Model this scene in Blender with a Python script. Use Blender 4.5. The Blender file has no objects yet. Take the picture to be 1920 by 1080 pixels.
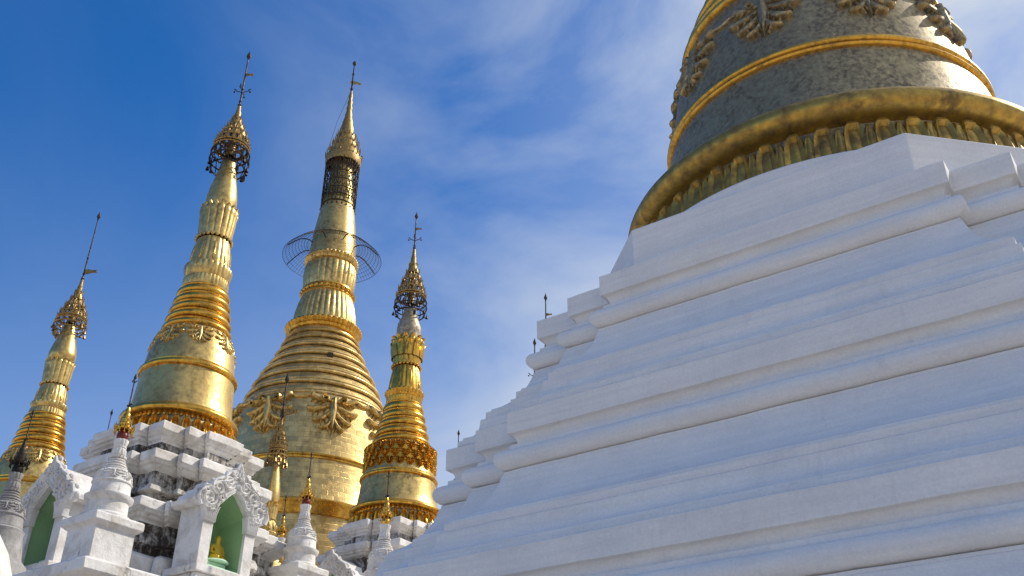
import bpy, math, random
from math import pi, sin, cos, radians as R, sqrt, atan2, hypot
from mathutils import Vector, Matrix
random.seed(7)
SC = bpy.context.scene
COL = SC.collection

# ------------------------------------------------------------------ camera
F_MM, PITCH, ROLL, EYE = 35.678, R(30.8152), R(0.449), 1.6
fw = Vector((0, cos(PITCH), sin(PITCH)))
r0 = Vector((1, 0, 0)); u0 = r0.cross(fw)
rt = cos(ROLL)*r0 + sin(ROLL)*u0
up = -sin(ROLL)*r0 + cos(ROLL)*u0
cd = bpy.data.cameras.new('camera'); cam = bpy.data.objects.new('camera', cd); COL.objects.link(cam)
M = Matrix.Identity(4)
for i in range(3):
    M[i][0] = rt[i]; M[i][1] = up[i]; M[i][2] = -fw[i]
M[0][3], M[1][3], M[2][3] = 0, 0, EYE
cam.matrix_world = M
cd.lens = F_MM; cd.sensor_width = 36; cd.clip_end = 20000; cd.clip_start = 0.1
SC.camera = cam

# ------------------------------------------------------------------ light
SUN_AZ, SUN_EL = 74.0, 42.0          # azimuth clockwise from the view direction (+Y)
SC.view_settings.view_transform = 'Standard'; SC.view_settings.look = 'None'
SC.view_settings.gamma = 1; SC.view_settings.exposure = 0.48
W = bpy.data.worlds.new('World'); SC.world = W; W.use_nodes = True
wt = W.node_tree; wt.nodes.clear()
def wn(t, **k):
    n = wt.nodes.new(t)
    for a, b in k.items(): setattr(n, a, b)
    return n
out = wn('ShaderNodeOutputWorld'); bg = wn('ShaderNodeBackground'); wt.links.new(bg.outputs[0], out.inputs[0])
sky = wn('ShaderNodeTexSky', sky_type='NISHITA', sun_disc=False, sun_elevation=R(SUN_EL), sun_rotation=R(SUN_AZ),
         altitude=50, air_density=1.0, dust_density=0.4, ozone_density=2.5)
hs = wn('ShaderNodeHueSaturation'); hs.inputs['Saturation'].default_value = 1.52; hs.inputs['Value'].default_value = 1.0
tint = wn('ShaderNodeMix', data_type='RGBA', blend_type='MULTIPLY'); tint.inputs[0].default_value = 1.0
tint.inputs[7].default_value = (0.93, 0.89, 0.98, 1); wt.links.new(sky.outputs[0], tint.inputs[6])
wt.links.new(tint.outputs[2], hs.inputs['Color'])
tc = wn('ShaderNodeTexCoord')
mp = wn('ShaderNodeMapping'); mp.inputs['Scale'].default_value = (2.0, 1.1, 2.8); mp.inputs['Rotation'].default_value = (0.3, 0.5, 0.35)
wt.links.new(tc.outputs['Generated'], mp.inputs['Vector'])
n1 = wn('ShaderNodeTexNoise'); n1.inputs['Scale'].default_value = 1.7; n1.inputs['Detail'].default_value = 9; n1.inputs['Roughness'].default_value = 0.56; n1.inputs['Distortion'].default_value = 0.5
wt.links.new(mp.outputs[0], n1.inputs['Vector'])
cr = wn('ShaderNodeValToRGB'); cr.color_ramp.elements[0].position = 0.36; cr.color_ramp.elements[0].color = (0, 0, 0, 1)
cr.color_ramp.elements[1].position = 0.70; cr.color_ramp.elements[1].color = (1, 1, 1, 1)
wt.links.new(n1.outputs['Fac'], cr.inputs['Fac'])
# thin cloud is denser on the side of the sky towards +X
sx = wn('ShaderNodeSeparateXYZ'); wt.links.new(tc.outputs['Generated'], sx.inputs[0])
mr = wn('ShaderNodeMapRange'); mr.inputs[1].default_value = -0.36; mr.inputs[2].default_value = 0.22; mr.inputs[3].default_value = 0.06; mr.inputs[4].default_value = 1.0
mr.interpolation_type = 'SMOOTHSTEP'
wt.links.new(sx.outputs['X'], mr.inputs[0])
ad = wn('ShaderNodeMath', operation='MULTIPLY_ADD'); ad.inputs[1].default_value = 0.80; ad.inputs[2].default_value = 0.16
wt.links.new(cr.outputs[0], ad.inputs[0])
mm = wn('ShaderNodeMath', operation='MULTIPLY'); wt.links.new(ad.outputs[0], mm.inputs[0]); wt.links.new(mr.outputs[0], mm.inputs[1])
# haze thickens towards the horizon
hz = wn('ShaderNodeMapRange'); hz.inputs[1].default_value = 0.66; hz.inputs[2].default_value = 0.10; hz.inputs[3].default_value = 0.0; hz.inputs[4].default_value = 0.95
hz.interpolation_type = 'SMOOTHSTEP'; wt.links.new(sx.outputs['Z'], hz.inputs[0])
vx = wn('ShaderNodeMapRange'); vx.inputs[1].default_value = -0.05; vx.inputs[2].default_value = 0.45; vx.inputs[3].default_value = 0.0; vx.inputs[4].default_value = 0.36
wt.links.new(sx.outputs['X'], vx.inputs[0]); va = wn('ShaderNodeMath', operation='ADD', use_clamp=True); wt.links.new(mm.outputs[0], va.inputs[0]); wt.links.new(vx.outputs[0], va.inputs[1]); mm = va
dt = wn('ShaderNodeVectorMath', operation='DOT_PRODUCT'); dt.inputs[1].default_value = (0.93, 0.37, 0); wt.links.new(tc.outputs['Generated'], dt.inputs[0])
hy = wn('ShaderNodeMapRange'); hy.inputs[1].default_value = -0.55; hy.inputs[2].default_value = 0.45; hy.inputs[3].default_value = 0.05; wt.links.new(dt.outputs['Value'], hy.inputs[0])
hm = wn('ShaderNodeMath', operation='MULTIPLY'); wt.links.new(hz.outputs[0], hm.inputs[0]); wt.links.new(hy.outputs[0], hm.inputs[1]); hz = hm
mm0 = mm; mm = wn('ShaderNodeMath', operation='ADD', use_clamp=True); wt.links.new(mm0.outputs[0], mm.inputs[0]); wt.links.new(hz.outputs[0], mm.inputs[1])
mx = wn('ShaderNodeMix', data_type='RGBA'); wt.links.new(mm.outputs[0], mx.inputs[0]); wt.links.new(hs.outputs[0], mx.inputs[6])
mx.inputs[7].default_value = (3.75, 4.2, 4.95, 1)
wt.links.new(mx.outputs[2], bg.inputs['Color']); bg.inputs['Strength'].default_value = 0.115
sd = bpy.data.lights.new('sun', 'SUN'); sd.energy = 3.0; sd.angle = R(0.5); sd.color = (1.0, 0.93, 0.82)
so = bpy.data.objects.new('sun', sd); COL.objects.link(so)
sv = Vector((sin(R(SUN_AZ))*cos(R(SUN_EL)), cos(R(SUN_AZ))*cos(R(SUN_EL)), sin(R(SUN_EL))))
so.rotation_euler = sv.to_track_quat('Z', 'Y').to_euler(); so.location = (30, 10, 40)

# ------------------------------------------------------------------ materials
class NT:
    def __init__(s, name):
        s.m = bpy.data.materials.new(name); s.m.use_nodes = True; s.t = s.m.node_tree
        s.b = s.t.nodes['Principled BSDF']
    def n(s, t, **k):
        q = s.t.nodes.new(t)
        for a, b in k.items():
            if hasattr(q, a) and a != 'inputs': setattr(q, a, b)
        return q
    def l(s, a, b): s.t.links.new(a, b)
    def coord(s, scale=(1, 1, 1), kind='Object'):
        c = s.n('ShaderNodeTexCoord'); m = s.n('ShaderNodeMapping'); m.inputs['Scale'].default_value = scale
        s.l(c.outputs[kind], m.inputs[0]); return m.outputs[0]
    def noise(s, vec, scale, detail=6, rough=0.55, dist=0.0):
        q = s.n('ShaderNodeTexNoise'); q.inputs['Scale'].default_value = scale; q.inputs['Detail'].default_value = detail
        q.inputs['Roughness'].default_value = rough; q.inputs['Distortion'].default_value = dist
        s.l(vec, q.inputs['Vector']); return q.outputs['Fac']
    def ramp(s, fac, p0, p1, c0=(0, 0, 0, 1), c1=(1, 1, 1, 1)):
        q = s.n('ShaderNodeValToRGB'); e = q.color_ramp.elements
        e[0].position = p0; e[0].color = c0; e[1].position = p1; e[1].color = c1
        s.l(fac, q.inputs[0]); return q.outputs[0]
    def mix(s, fac, a, b, mode='MIX'):
        q = s.n('ShaderNodeMix', data_type='RGBA', blend_type=mode)
        if isinstance(fac, (int, float)): q.inputs[0].default_value = fac
        else: s.l(fac, q.inputs[0])
        for v, k in ((a, 6), (b, 7)):
            if isinstance(v, tuple): q.inputs[k].default_value = v
            else: s.l(v, q.inputs[k])
        return q.outputs[2]
    def math(s, op, a, b):
        q = s.n('ShaderNodeMath', operation=op)
        for v, k in ((a, 0), (b, 1)):
            if isinstance(v, (int, float)): q.inputs[k].default_value = v
            else: s.l(v, q.inputs[k])
        return q.outputs[0]
    def bump(s, h, strength, dist, prev=None):
        q = s.n('ShaderNodeBump'); q.inputs['Strength'].default_value = strength; q.inputs['Distance'].default_value = dist
        s.l(h, q.inputs['Height'])
        if prev: s.l(prev, q.inputs['Normal'])
        return q.outputs[0]
    def set(s, **k):
        for a, v in k.items():
            i = s.b.inputs[{'color': 'Base Color', 'metal': 'Metallic', 'rough': 'Roughness', 'normal': 'Normal', 'spec': 'Specular IOR Level'}[a]]
            if isinstance(v, (int, float, tuple)): i.default_value = v
            else: s.l(v, i)

def c4(t): return (t[0], t[1], t[2], 1)
def gold(name, base, tarnish, amount, rough=0.32, scale=1.0, tiles=None, metal=1.0, pit=0.25):
    m = NT(name); v = m.coord()
    a = m.math('ADD', m.math('MULTIPLY', m.noise(v, 1.6*scale, 9, 0.62, 0.6), 0.6), m.math('MULTIPLY', m.noise(m.coord((1, 1, 0.22)), 4.5*scale, 8, 0.62, 0.3), 0.4)); b = m.noise(v, 9*scale, 8, 0.6)
    f = m.ramp(a, 0.5-amount*0.45, 0.72-amount*0.25)
    f2 = m.math('MULTIPLY', f, m.ramp(b, 0.3, 0.62))
    f3 = m.math('MULTIPLY', f2, min(1.0, 0.35+amount))
    col = m.mix(f3, c4(base), c4(tarnish))
    var = m.ramp(m.noise(v, 4*scale, 4), 0.3, 0.7, (0.88, 0.88, 0.88, 1), (1.08, 1.05, 1.0, 1))
    col = m.mix(1.0, col, var, 'MULTIPLY')
    rr = m.math('ADD', m.math('MULTIPLY', b, 0.16), rough-0.08)
    rr = m.math('ADD', rr, m.math('MULTIPLY', f3, 0.25))
    nm = m.bump(m.noise(v, 26*scale, 5), pit*0.5, 0.01); nm = m.bump(m.noise(v, 5*scale, 3), pit, 0.03, nm)
    if tiles:
        uv = m.coord((1, 1, 1), 'UV'); bk = m.n('ShaderNodeTexBrick'); m.l(uv, bk.inputs['Vector'])
        bk.inputs['Scale'].default_value = 1.0; bk.inputs['Brick Width'].default_value = tiles[0]; bk.inputs['Row Height'].default_value = tiles[1]
        bk.inputs['Mortar Size'].default_value = 0.007; bk.inputs['Mortar Smooth'].default_value = 0.6
        bk.inputs['Color1'].default_value = (0.80, 0.80, 0.80, 1); bk.inputs['Color2'].default_value = (1.06, 1.06, 1.06, 1); bk.inputs['Mortar'].default_value = (0.62, 0.56, 0.45, 1)
        col = m.mix(1.0, col, bk.outputs['Color'], 'MULTIPLY')
        sp = m.n('ShaderNodeSeparateColor'); m.l(bk.outputs['Color'], sp.inputs[0])
        rr = m.math('ADD', rr, m.math('MULTIPLY', m.math('SUBTRACT', sp.outputs[0], 0.9), 0.5))
        nm = m.bump(m.math('SUBTRACT', 1.0, bk.outputs['Fac']), 0.35, 0.012, nm)
        # each sheet of metal sits at its own slight angle
        vo = m.n('ShaderNodeTexVoronoi'); vo.inputs['Scale'].default_value = 2.6; vo.inputs['Randomness'].default_value = 0.8
        m.l(m.coord((1, 1.7, 1), 'UV'), vo.inputs['Vector'])
        nm = m.bump(vo.outputs['Distance'], 0.12, 0.05, nm)
    m.set(color=col, metal=metal, rough=rr, normal=nm)
    return m.m
G = {}
G['bright'] = gold('polished_gold', (0.84, 0.48, 0.075), (0.13, 0.08, 0.03), 0.42, 0.21, metal=0.88)
G['pale'] = gold('pale_gold_leaf', (0.86, 0.61, 0.21), (0.16, 0.115, 0.055), 0.52, 0.28, metal=0.76)
G['tiled'] = gold('gold_sheets', (0.86, 0.63, 0.25), (0.22, 0.165, 0.08), 0.45, 0.32, 0.6, tiles=(0.36, 0.18), metal=0.72)
G['old'] = gold('tarnished_shaded_gold', (0.50, 0.40, 0.21), (0.15, 0.125, 0.09), 0.62, 0.38, 1.9, pit=0.12, metal=0.72)  # tarnish, kept darker to paint in the reflection of dark surroundings
G['rim'] = gold('olive_gold', (0.58, 0.38, 0.075), (0.17, 0.115, 0.05), 0.60, 0.36, 1.0, pit=0.10, metal=0.76)
G['bead'] = gold('worn_gold', (0.86, 0.50, 0.08), (0.12, 0.08, 0.04), 0.4, 0.33, 2.0, metal=0.84)
G['dull'] = gold('dull_gold', (0.52, 0.46, 0.33), (0.16, 0.13, 0.10), 0.6, 0.50, 1.4, metal=0.50)
G['iron'] = gold('dark_iron', (0.075, 0.058, 0.042), (0.02, 0.018, 0.016), 0.5, 0.5, 3.0, metal=0.8)
G['filigree'] = gold('sooty_gold', (0.62, 0.42, 0.15), (0.07, 0.045, 0.022), 0.66, 0.38, 5.0, metal=0.75)
def plaster(name, base, mould, p0, p1, streak=1.0, rough=0.75, bumpy=0.4, grain=0.25, brush=0.0, soil=0.0):
    m = NT(name); v = m.coord()
    big = m.noise(v, 0.9, 8, 0.66, 0.8); fine = m.noise(v, 5.0, 12, 0.78, 0.7)
    st = m.noise(m.coord((4.5, 4.5, 0.45)), 2.0, 10, 0.72, 0.3)
    s = m.math('ADD', m.math('MULTIPLY', big, 0.40), m.math('ADD', m.math('MULTIPLY', fine, 0.32), m.math('MULTIPLY', st, 0.28*streak)))
    f = m.ramp(s, p0, p1)
    tone = m.ramp(m.noise(v, 2.3, 5), 0.3, 0.75, (0.92, 0.92, 0.92, 1), (1.03, 1.02, 1.0, 1))
    so = m.noise(v, 1.7, 10, 0.7, 0.4)
    bc = m.mix(m.math('MULTIPLY', m.ramp(so, 0.45, 0.68), soil), c4(base), (base[0]*.62, base[1]*.58, base[2]*.53, 1)) if soil else c4(base)
    col = m.mix(f, bc, c4(mould)); col = m.mix(1.0, col, tone, 'MULTIPLY')
    sp = m.ramp(m.noise(v, 45, 4, 0.8), 0.28, 0.72, (0.90, 0.90, 0.90, 1), (1.07, 1.07, 1.07, 1)); col = m.mix(1.0, col, sp, 'MULTIPLY')
    nm = m.bump(m.noise(v, 60, 4, 0.75), grain, 0.006); nm = m.bump(m.noise(v, 6, 7, 0.65), bumpy, 0.02, nm)
    nm = m.bump(m.noise(v, 1.3, 2, 0.5), bumpy*0.6, 0.05, nm)
    if brush:   # limewash laid on in level strokes, with rain runs across it
        br = m.noise(m.coord((0.5, 0.5, 11.0)), 1.6, 7, 0.62, 0.2)
        col = m.mix(1.0, col, m.ramp(br, 0.30, 0.70, (1-brush, 1-brush, 1-brush*0.9, 1), (1.03, 1.03, 1.02, 1)), 'MULTIPLY')
        rn = m.noise(m.coord((6.0, 6.0, 0.35)), 1.5, 8, 0.7, 0.2); pt = m.noise(v, 0.7, 4)
        col = m.mix(m.math('MULTIPLY', m.ramp(rn, 0.54, 0.74), m.math('MULTIPLY', m.ramp(pt, 0.42, 0.62), 0.30)), col, (0.42, 0.42, 0.40, 1))
        nm = m.bump(br, 0.22, 0.012, nm)
    m.set(color=col, rough=rough, normal=nm, spec=0.3)
    return m.m
P = {}
P['clean'] = plaster('fresh_whitewash', (0.77, 0.77, 0.77), (0.50, 0.50, 0.49), 0.56, 0.80, bumpy=0.3, grain=0.5, brush=0.10)
P['white'] = plaster('old_whitewash', (0.80, 0.78, 0.75), (0.11, 0.09, 0.07), 0.55, 0.615, bumpy=1.2, grain=0.6, soil=1.0)
P['mould'] = plaster('mouldy_plaster', (0.70, 0.67, 0.63), (0.068, 0.054, 0.042), 0.45, 0.54, bumpy=1.8, grain=0.8, soil=0.8)
P['grey'] = plaster('shaded_white_plaster', (0.40, 0.39, 0.385), (0.10, 0.09, 0.08), 0.45, 0.66, bumpy=0.8)  # white plaster in shade: the grey base colour carries the shade
P['carved'] = plaster('carved_plaster', (0.78, 0.77, 0.75), (0.16, 0.13, 0.10), 0.53, 0.61, bumpy=0.8, soil=0.8)
P['green'] = plaster('green_paint', (0.34, 0.53, 0.28), (0.26, 0.41, 0.21), 0.5, 0.75, bumpy=0.15)
P['palegreen'] = plaster('pale_green_paint', (0.58, 0.78, 0.60), (0.40, 0.55, 0.40), 0.55, 0.8, bumpy=0.2)
P['red'] = plaster('red_lacquer', (0.22, 0.028, 0.02), (0.06, 0.02, 0.015), 0.45, 0.65, rough=0.35)
P['black'] = plaster('soot_black', (0.012, 0.011, 0.010), (0.03, 0.025, 0.02), 0.5, 0.7)
P['paving'] = plaster('marble_paving', (0.62, 0.51, 0.38), (0.50, 0.41, 0.30), 0.45, 0.7)
m_ = NT('yellow_gilt'); m_.set(color=(0.62, 0.40, 0.03, 1), metal=0.35, rough=0.4); P['yellow'] = m_.m

# ------------------------------------------------------------------ mesh helpers
class MB:
    def __init__(s): s.v = []; s.f = []; s.uv = []; s.mi = []; s.cur = 0
    def vert(s, p, uv=(0, 0)): s.v.append(tuple(p)); s.uv.append(uv); return len(s.v)-1
    def face(s, *i): s.f.append(tuple(i)); s.mi.append(s.cur)
    def grid(s, rows, closed=False, uvs=None):
        idx = [[s.vert(p, uvs[a][b] if uvs else (0, 0)) for b, p in enumerate(r)] for a, r in enumerate(rows)]
        for a in range(len(idx)-1):
            n = len(idx[a])
            for b in range(n if closed else n-1):
                c = (b+1) % n
                s.face(idx[a][b], idx[a][c], idx[a+1][c], idx[a+1][b])
        return idx
    def box(s, x0, x1, y0, y1, z0, z1):
        i = [s.vert(p) for p in ((x0, y0, z0), (x1, y0, z0), (x1, y1, z0), (x0, y1, z0), (x0, y0, z1), (x1, y0, z1), (x1, y1, z1), (x0, y1, z1))]
        for q in ((3, 2, 1, 0), (4, 5, 6, 7), (0, 1, 5, 4), (1, 2, 6, 5), (2, 3, 7, 6), (3, 0, 4, 7)): s.face(*[i[k] for k in q])
    def tube(s, pts, rad, k=6, cap=True):
        pts = [Vector(p) for p in pts]; n = len(pts); rings = []
        for i, p in enumerate(pts):
            d = (pts[min(i+1, n-1)]-pts[max(i-1, 0)]); d = d.normalized() if d.length > 1e-9 else Vector((0, 0, 1))
            a = d.cross(Vector((0, 0, 1))) if abs(d.z) < 0.95 else d.cross(Vector((1, 0, 0)))
            a.normalize(); b = d.cross(a); rr = rad[i] if isinstance(rad, (list, tuple)) else rad
            rings.append([p+a*rr*cos(2*pi*j/k)+b*rr*sin(2*pi*j/k) for j in range(k)])
        idx = s.grid(rings, True)
        if cap: s.face(*idx[0]); s.face(*idx[-1][::-1])
    def lathe(s, prof, seg=96, wave=None, n=0, cx=0, cy=0, z0=0, cap=False):
        # prof rows: (r, z[, amplitude]); wave(t) in 0..1 periodic in t
        rows = []; uvs = []; L = 0
        for i, p in enumerate(prof):
            if i: L += hypot(p[0]-prof[i-1][0], p[1]-prof[i-1][1])
            row = []; ur = []
            for j in range(seg+1):
                th = pi/2+2*pi*j/seg; r = p[0]
                if wave and len(p) > 2: r += p[2]*wave(th*n/(2*pi))
                row.append((cx+r*cos(th), cy+r*sin(th), z0+p[1])); ur.append((th*max(q[0] for q in prof), L))
            rows.append(row); uvs.append(ur)
        idx = s.grid(rows, False, uvs)
        if cap: s.face(*idx[-1][:-1])
        return s
    def ball(s, c, r, k=8, sz=1.0):
        rows = [[(c[0]+r*sin(pi*a/k)*cos(2*pi*j/k), c[1]+r*sin(pi*a/k)*sin(2*pi*j/k), c[2]-r*sz*cos(pi*a/k)) for j in range(k)] for a in range(k+1)]
        s.grid(rows, True)
    def build(s, name, mat, parent=None, ang=40, bevel=0, loc=None):
        me = bpy.data.meshes.new(name); me.from_pydata(s.v, [], s.f); 
        for m in (mat if isinstance(mat, (list, tuple)) else [mat]): me.materials.append(m)
        me.polygons.foreach_set('material_index', s.mi)
        me.polygons.foreach_set('use_smooth', [True]*len(s.f))
        ul = me.uv_layers.new(name='UVMap')
        vi = [0]*len(me.loops); me.loops.foreach_get('vertex_index', vi)
        fl = [];
        for q in vi: fl.extend(s.uv[q])
        ul.data.foreach_set('uv', fl)
        me.update(); me.set_sharp_from_angle(angle=R(ang))
        o = bpy.data.objects.new(name, me); COL.objects.link(o)
        if parent: o.parent = parent
        if loc: o.location = loc
        if bevel:
            b = o.modifiers.new('bevel', 'BEVEL'); b.width = bevel; b.segments = 2; b.limit_method = 'ANGLE'; b.angle_limit = R(38)
        return o

def thing(name, label, cat, loc=(0, 0, 0), rz=0, group=None):
    o = bpy.data.objects.new(name, None); COL.objects.link(o); o.location = loc; o.rotation_euler = (0, 0, rz)
    o.empty_display_size = 0.3; o['label'] = label; o['category'] = cat
    if group: o['group'] = group
    return o
def part_of(name, parent, label=None):
    o = bpy.data.objects.new(name, None); COL.objects.link(o); o.parent = parent; o.empty_display_size = 0.2
    return o
def dup(root, label, loc, rz=None, group=None):
    def cp(o, par):
        c = o.copy(); COL.objects.link(c)
        if par: c.parent = par
        for ch in [k for k in bpy.data.objects if k.parent == o and k != c]: cp(ch, c)
        return c
    c = cp(root, None); c.location = loc; c['label'] = label
    if rz is not None: c.rotation_euler = (0, 0, rz)
    if group: c['group'] = group
    return c

def flute(t): return abs(cos(pi*t))**0.7
def scal(t): x = (t % 1.0); return sqrt(max(0, 1-(2*x-1)**2))
def torus_rows(r, z0, z1, bulge, k=7):
    return [(r+bulge*sin(pi*i/(k-1)), z0+(z1-z0)*(0.5-0.5*cos(pi*i/(k-1)))) for i in range(k)]
def prof_r(prof):
    pr = sorted([(p[1], p[0]) for p in prof])
    def f(z):
        if z <= pr[0][0]: return pr[0][1]
        for a, b in zip(pr, pr[1:]):
            if z <= b[0]: return a[1]+(b[1]-a[1])*(z-a[0])/max(1e-6, b[0]-a[0])
        return pr[-1][1]
    return f
def petals(mb, N, z0, z1, rf, bulge, rim=0.35, fill=0.96, phase=0, pointed=False, flare=0.0, down=False, core_k=.55, top=3.2):
    ns, nt = 11, 10
    for k in range(N):
        th0 = pi/2+2*pi*(k+phase)/N; dt = pi/N*fill; rows = []
        for a in range(nt+1):
            t = a/nt
            wdt = (1-t**top)**0.5 if not pointed else (1-t**1.7)**0.8
            wdt = max(wdt, 0.02); row = []
            for b in range(ns):
                s = -1+2*b/(ns-1); es = abs(s); z = z0+(z1-z0)*(1-t if down else t)
                edge = min(1.0, (1-es)*3.2)*min(1.0, (1-t)*4.5+0.0)
                core = max(0, 1-(es/0.55)**2)*max(0, 1-((t-0.35)/0.45)**2)
                rimv = max(0, 1-((es-0.74)/0.2)**2) if t < 0.8 else 0
                rimt = max(0, 1-((t-0.86)/0.13)**2)
                o = bulge*(edge**0.6*(1-rim)+rim*edge**0.5*max(rimv, rimt)*1.25+core*core_k)*(0.7+0.45*t)+flare*t*t*edge
                r = rf(z)+o-0.004; th = th0+s*dt*wdt
                row.append((r*cos(th), r*sin(th), z))
            rows.append(row)
        mb.grid(rows)
def ridge(mb, path, w, h, mapf, k=7, base=-0.004):
    # raised, tapering strip with a rounded section, laid on a surface by mapf(x, y, out)
    n = len(path); rows = []
    for i, (x, y) in enumerate(path):
        x0, y0 = path[max(0, i-1)]; x1, y1 = path[min(n-1, i+1)]
        dx, dy = x1-x0, y1-y0; L = hypot(dx, dy) or 1; nx, ny = -dy/L, dx/L; t = i/(n-1)
        ww, hh = w(t), h(t); row = []
        for j in range(k):
            a = pi*j/(k-1); row.append(mapf(x+nx*ww*cos(a), y+ny*ww*cos(a), base+hh*sin(a)))
        rows.append(row)
    mb.grid(rows)
def bez(p, n=9):
    o = []
    for i in range(n+1):
        t = i/n; q = [Vector(a) for a in p]
        while len(q) > 1: q = [q[j].lerp(q[j+1], t) for j in range(len(q)-1)]
        o.append((q[0].x, q[0].y))
    return o
def spiral(cx, cy, r, a0, turns, n=22, r1=0.12):
    return [(cx+(r*(1-t)+r*r1*t)*cos(a0+2*pi*turns*t), cy+(r*(1-t)+r*r1*t)*sin(a0+2*pi*turns*t)) for t in [i/n for i in range(n+1)]]
def palmette(mb, mapf, s=1.0, relief=0.12, k=7):
    lw = lambda w: (lambda t: s*w*max(0.06, sin(pi*min(1, t*0.9+0.1))**0.6)*(1-0.25*t))
    lh = lambda h: (lambda t: relief*h*max(0.1, sin(pi*min(0.97, t*0.8+0.15)))*(1+0.5*t))
    S = lambda pts: [(x*s, y*s) for x, y in pts]
    ridge(mb, S(bez([(0, 0.02), (0, -0.5), (0, -1.0), (0, -1.62)], 12)), lambda t: s*(0.10+.07*sin(pi*min(1, t*1.3)))*(1-t**3)+.002, lambda t: relief*(1.35-0.6*t), mapf, k)
    for m in (-1, 1):
        for ang, L, y0, w in ((8, .95, -.06, .15), (-24, 1.08, -.2, .16), (-48, .98, -.42, .145), (-66, .80, -.72, .12)):
            a = R(ang); d = (cos(a), sin(a)); e = (-d[1], d[0])
            P_ = lambda t, o: (m*(.04+d[0]*L*t+e[0]*o), y0+d[1]*L*t+e[1]*o)
            ridge(mb, S(bez([P_(0, 0), P_(.4, -.12), P_(.85, -.10), P_(1.0, .10), P_(.88, .2)], 14)), lambda t: s*w*(max(.03, sin(pi*(t*.92+.06))))**.6*.8, lambda t: relief*(.75+.75*t)*max(.15, sin(pi*(t*.9+.08)))**.5, mapf, k)
            for t0, ll in ((.30, .30), (.52, .30), (.74, .24)):     # lobes along the lower edge
                b_ = P_(t0, -.08); a2 = a-R(52); q_ = (m*cos(a2)*ll, sin(a2)*ll)
                ridge(mb, S([(b_[0]+q_[0]*u, b_[1]+q_[1]*u) for u in (0, .25, .5, .75, 1)]), lambda t: s*.065*(1-t*.75), lambda t: relief*.85*(1-.5*t), mapf, 5)
        ridge(mb, S(spiral(m*.34, -.02, .17, pi/2, 1.2*-m, 18)), lambda t: s*.05, lambda t: relief*1.2, mapf, 5)
        ridge(mb, S(bez([(m*.85, .05), (m*1.1, .2), (m*1.3, -.06), (m*1.6, .04)], 10)), lambda t: s*.07, lambda t: relief*.6, mapf, 5)
def on_lathe(rf, th, z):
    def f(x, y, o):
        zz = z+y; r0_ = rf(z); a = th+x/max(.05, r0_); r = rf(zz)+o
        return (r*cos(a), r*sin(a), zz)
    return f

def redent(a, steps):
    # steps: list of (w, d) : corner (a - w, a - d) from the main face to the diagonal
    q = []
    for i, (w, d) in enumerate(steps):
        q.append((a-w, a-d))
        if i+1 < len(steps): q.append((a-w, a-steps[i+1][1]))
    # octant points run from main face (+y) to the diagonal; mirror to make the corner
    mir = [(y, x) for x, y in q[::-1]]
    if abs(q[-1][0]-q[-1][1]) < 1e-6: mir = mir[1:]
    quad = q+mir
    pts = []
    for k in range(4):
        for x, y in quad:
            for _ in range(k): x, y = y, -x
            pts.append((x, y))
    return pts[::-1]
def notch(pts, w, d):
    # narrow slot cut into every re-entrant corner, where the blocks of plaster meet
    o = []; fl = []; n = len(pts)
    for i, p in enumerate(pts):
        a, c = pts[i-1], pts[(i+1) % n]; v1 = Vector((p[0]-a[0], p[1]-a[1])); v2 = Vector((c[0]-p[0], c[1]-p[1]))
        cr_ = v1.x*v2.y-v1.y*v2.x
        if cr_ < -1e-9:
            v1.normalize(); v2.normalize()
            if v1.length and abs(v1.x)+abs(v1.y) > 0:
                o += [(p[0]+v1.x*d, p[1]+v1.y*d), (p[0]+v1.x*d+v2.x*w, p[1]+v1.y*d+v2.y*w), (p[0]+v2.x*w, p[1]+v2.y*w)]; fl += [1, 1, 0]
        else: o.append(p); fl.append(0)
    return o, fl
from mathutils import noise as mnoise
def wobble(rings, fl, step, amp):
    # hand-built edges: long runs get extra points that wander a few millimetres
    out = []; nf = []
    for ri, ring in enumerate(rings):
        o = []; n = len(ring)
        for b in range(n):
            p, q = Vector(rings[0][b]), Vector(rings[0][(b+1) % n]); k = max(1, int((q-p).length/step))
            a, c = Vector(ring[b]), Vector(ring[(b+1) % n])
            for i in range(k):
                w = a.lerp(c, i/k); nv = mnoise.noise_vector(Vector((w.x*1.9, w.y*1.9, w.z*2.7)))+.5*mnoise.noise_vector(Vector((w.x*6, w.y*6, w.z*6)))
                o.append((w.x+nv.x*amp, w.y+nv.y*amp, w.z+nv.z*amp*.8))
                if ri == 0: nf.append(fl[b] if fl else 0)
        out.append(o)
    return out, (nf if fl else None)
def redent_loft(mb, rows, steps, mats=None, cap=True, slot=None, wob=None):
    rings = [[(x, y, z) for x, y in redent(a, steps)] for a, z in rows]; fl = None
    if slot:
        fl = notch(redent(rows[0][0], steps), *slot)[1]
        rings = [[(x, y, z) for x, y in notch(redent(a, steps), *slot)[0]] for a, z in rows]
    if wob: rings, fl = wobble(rings, fl, *wob)
    n = len(rings[0]); idx = [[mb.vert(p) for p in r] for r in rings]
    for i in range(len(idx)-1):
        mb.cur = mats[i] if mats else 0
        for b in range(n):
            c = (b+1) % n
            if fl: mb.cur = 1 if fl[b] else (mats[i] if mats else 0)
            mb.face(idx[i][b], idx[i][c], idx[i+1][c], idx[i+1][b])
    mb.cur = 0
    if cap: mb.face(*idx[-1])

AXU = Vector((sin(R(-55)), cos(R(-55)), 0)); AXN = Vector((sin(R(-145)), cos(R(-145)), 0))
RZ = atan2(-AXU.y, -AXU.x)        # local +X runs along -u, local -Y along n (towards the camera)

# ------------------------------------------------------------------ ground
g = MB(); g.grid([[(-6000+750*i, -6000+750*j, 0) for i in range(17)] for j in range(17)])
gr = g.build('ground', P['paving']); gr['kind'] = 'structure'

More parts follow.
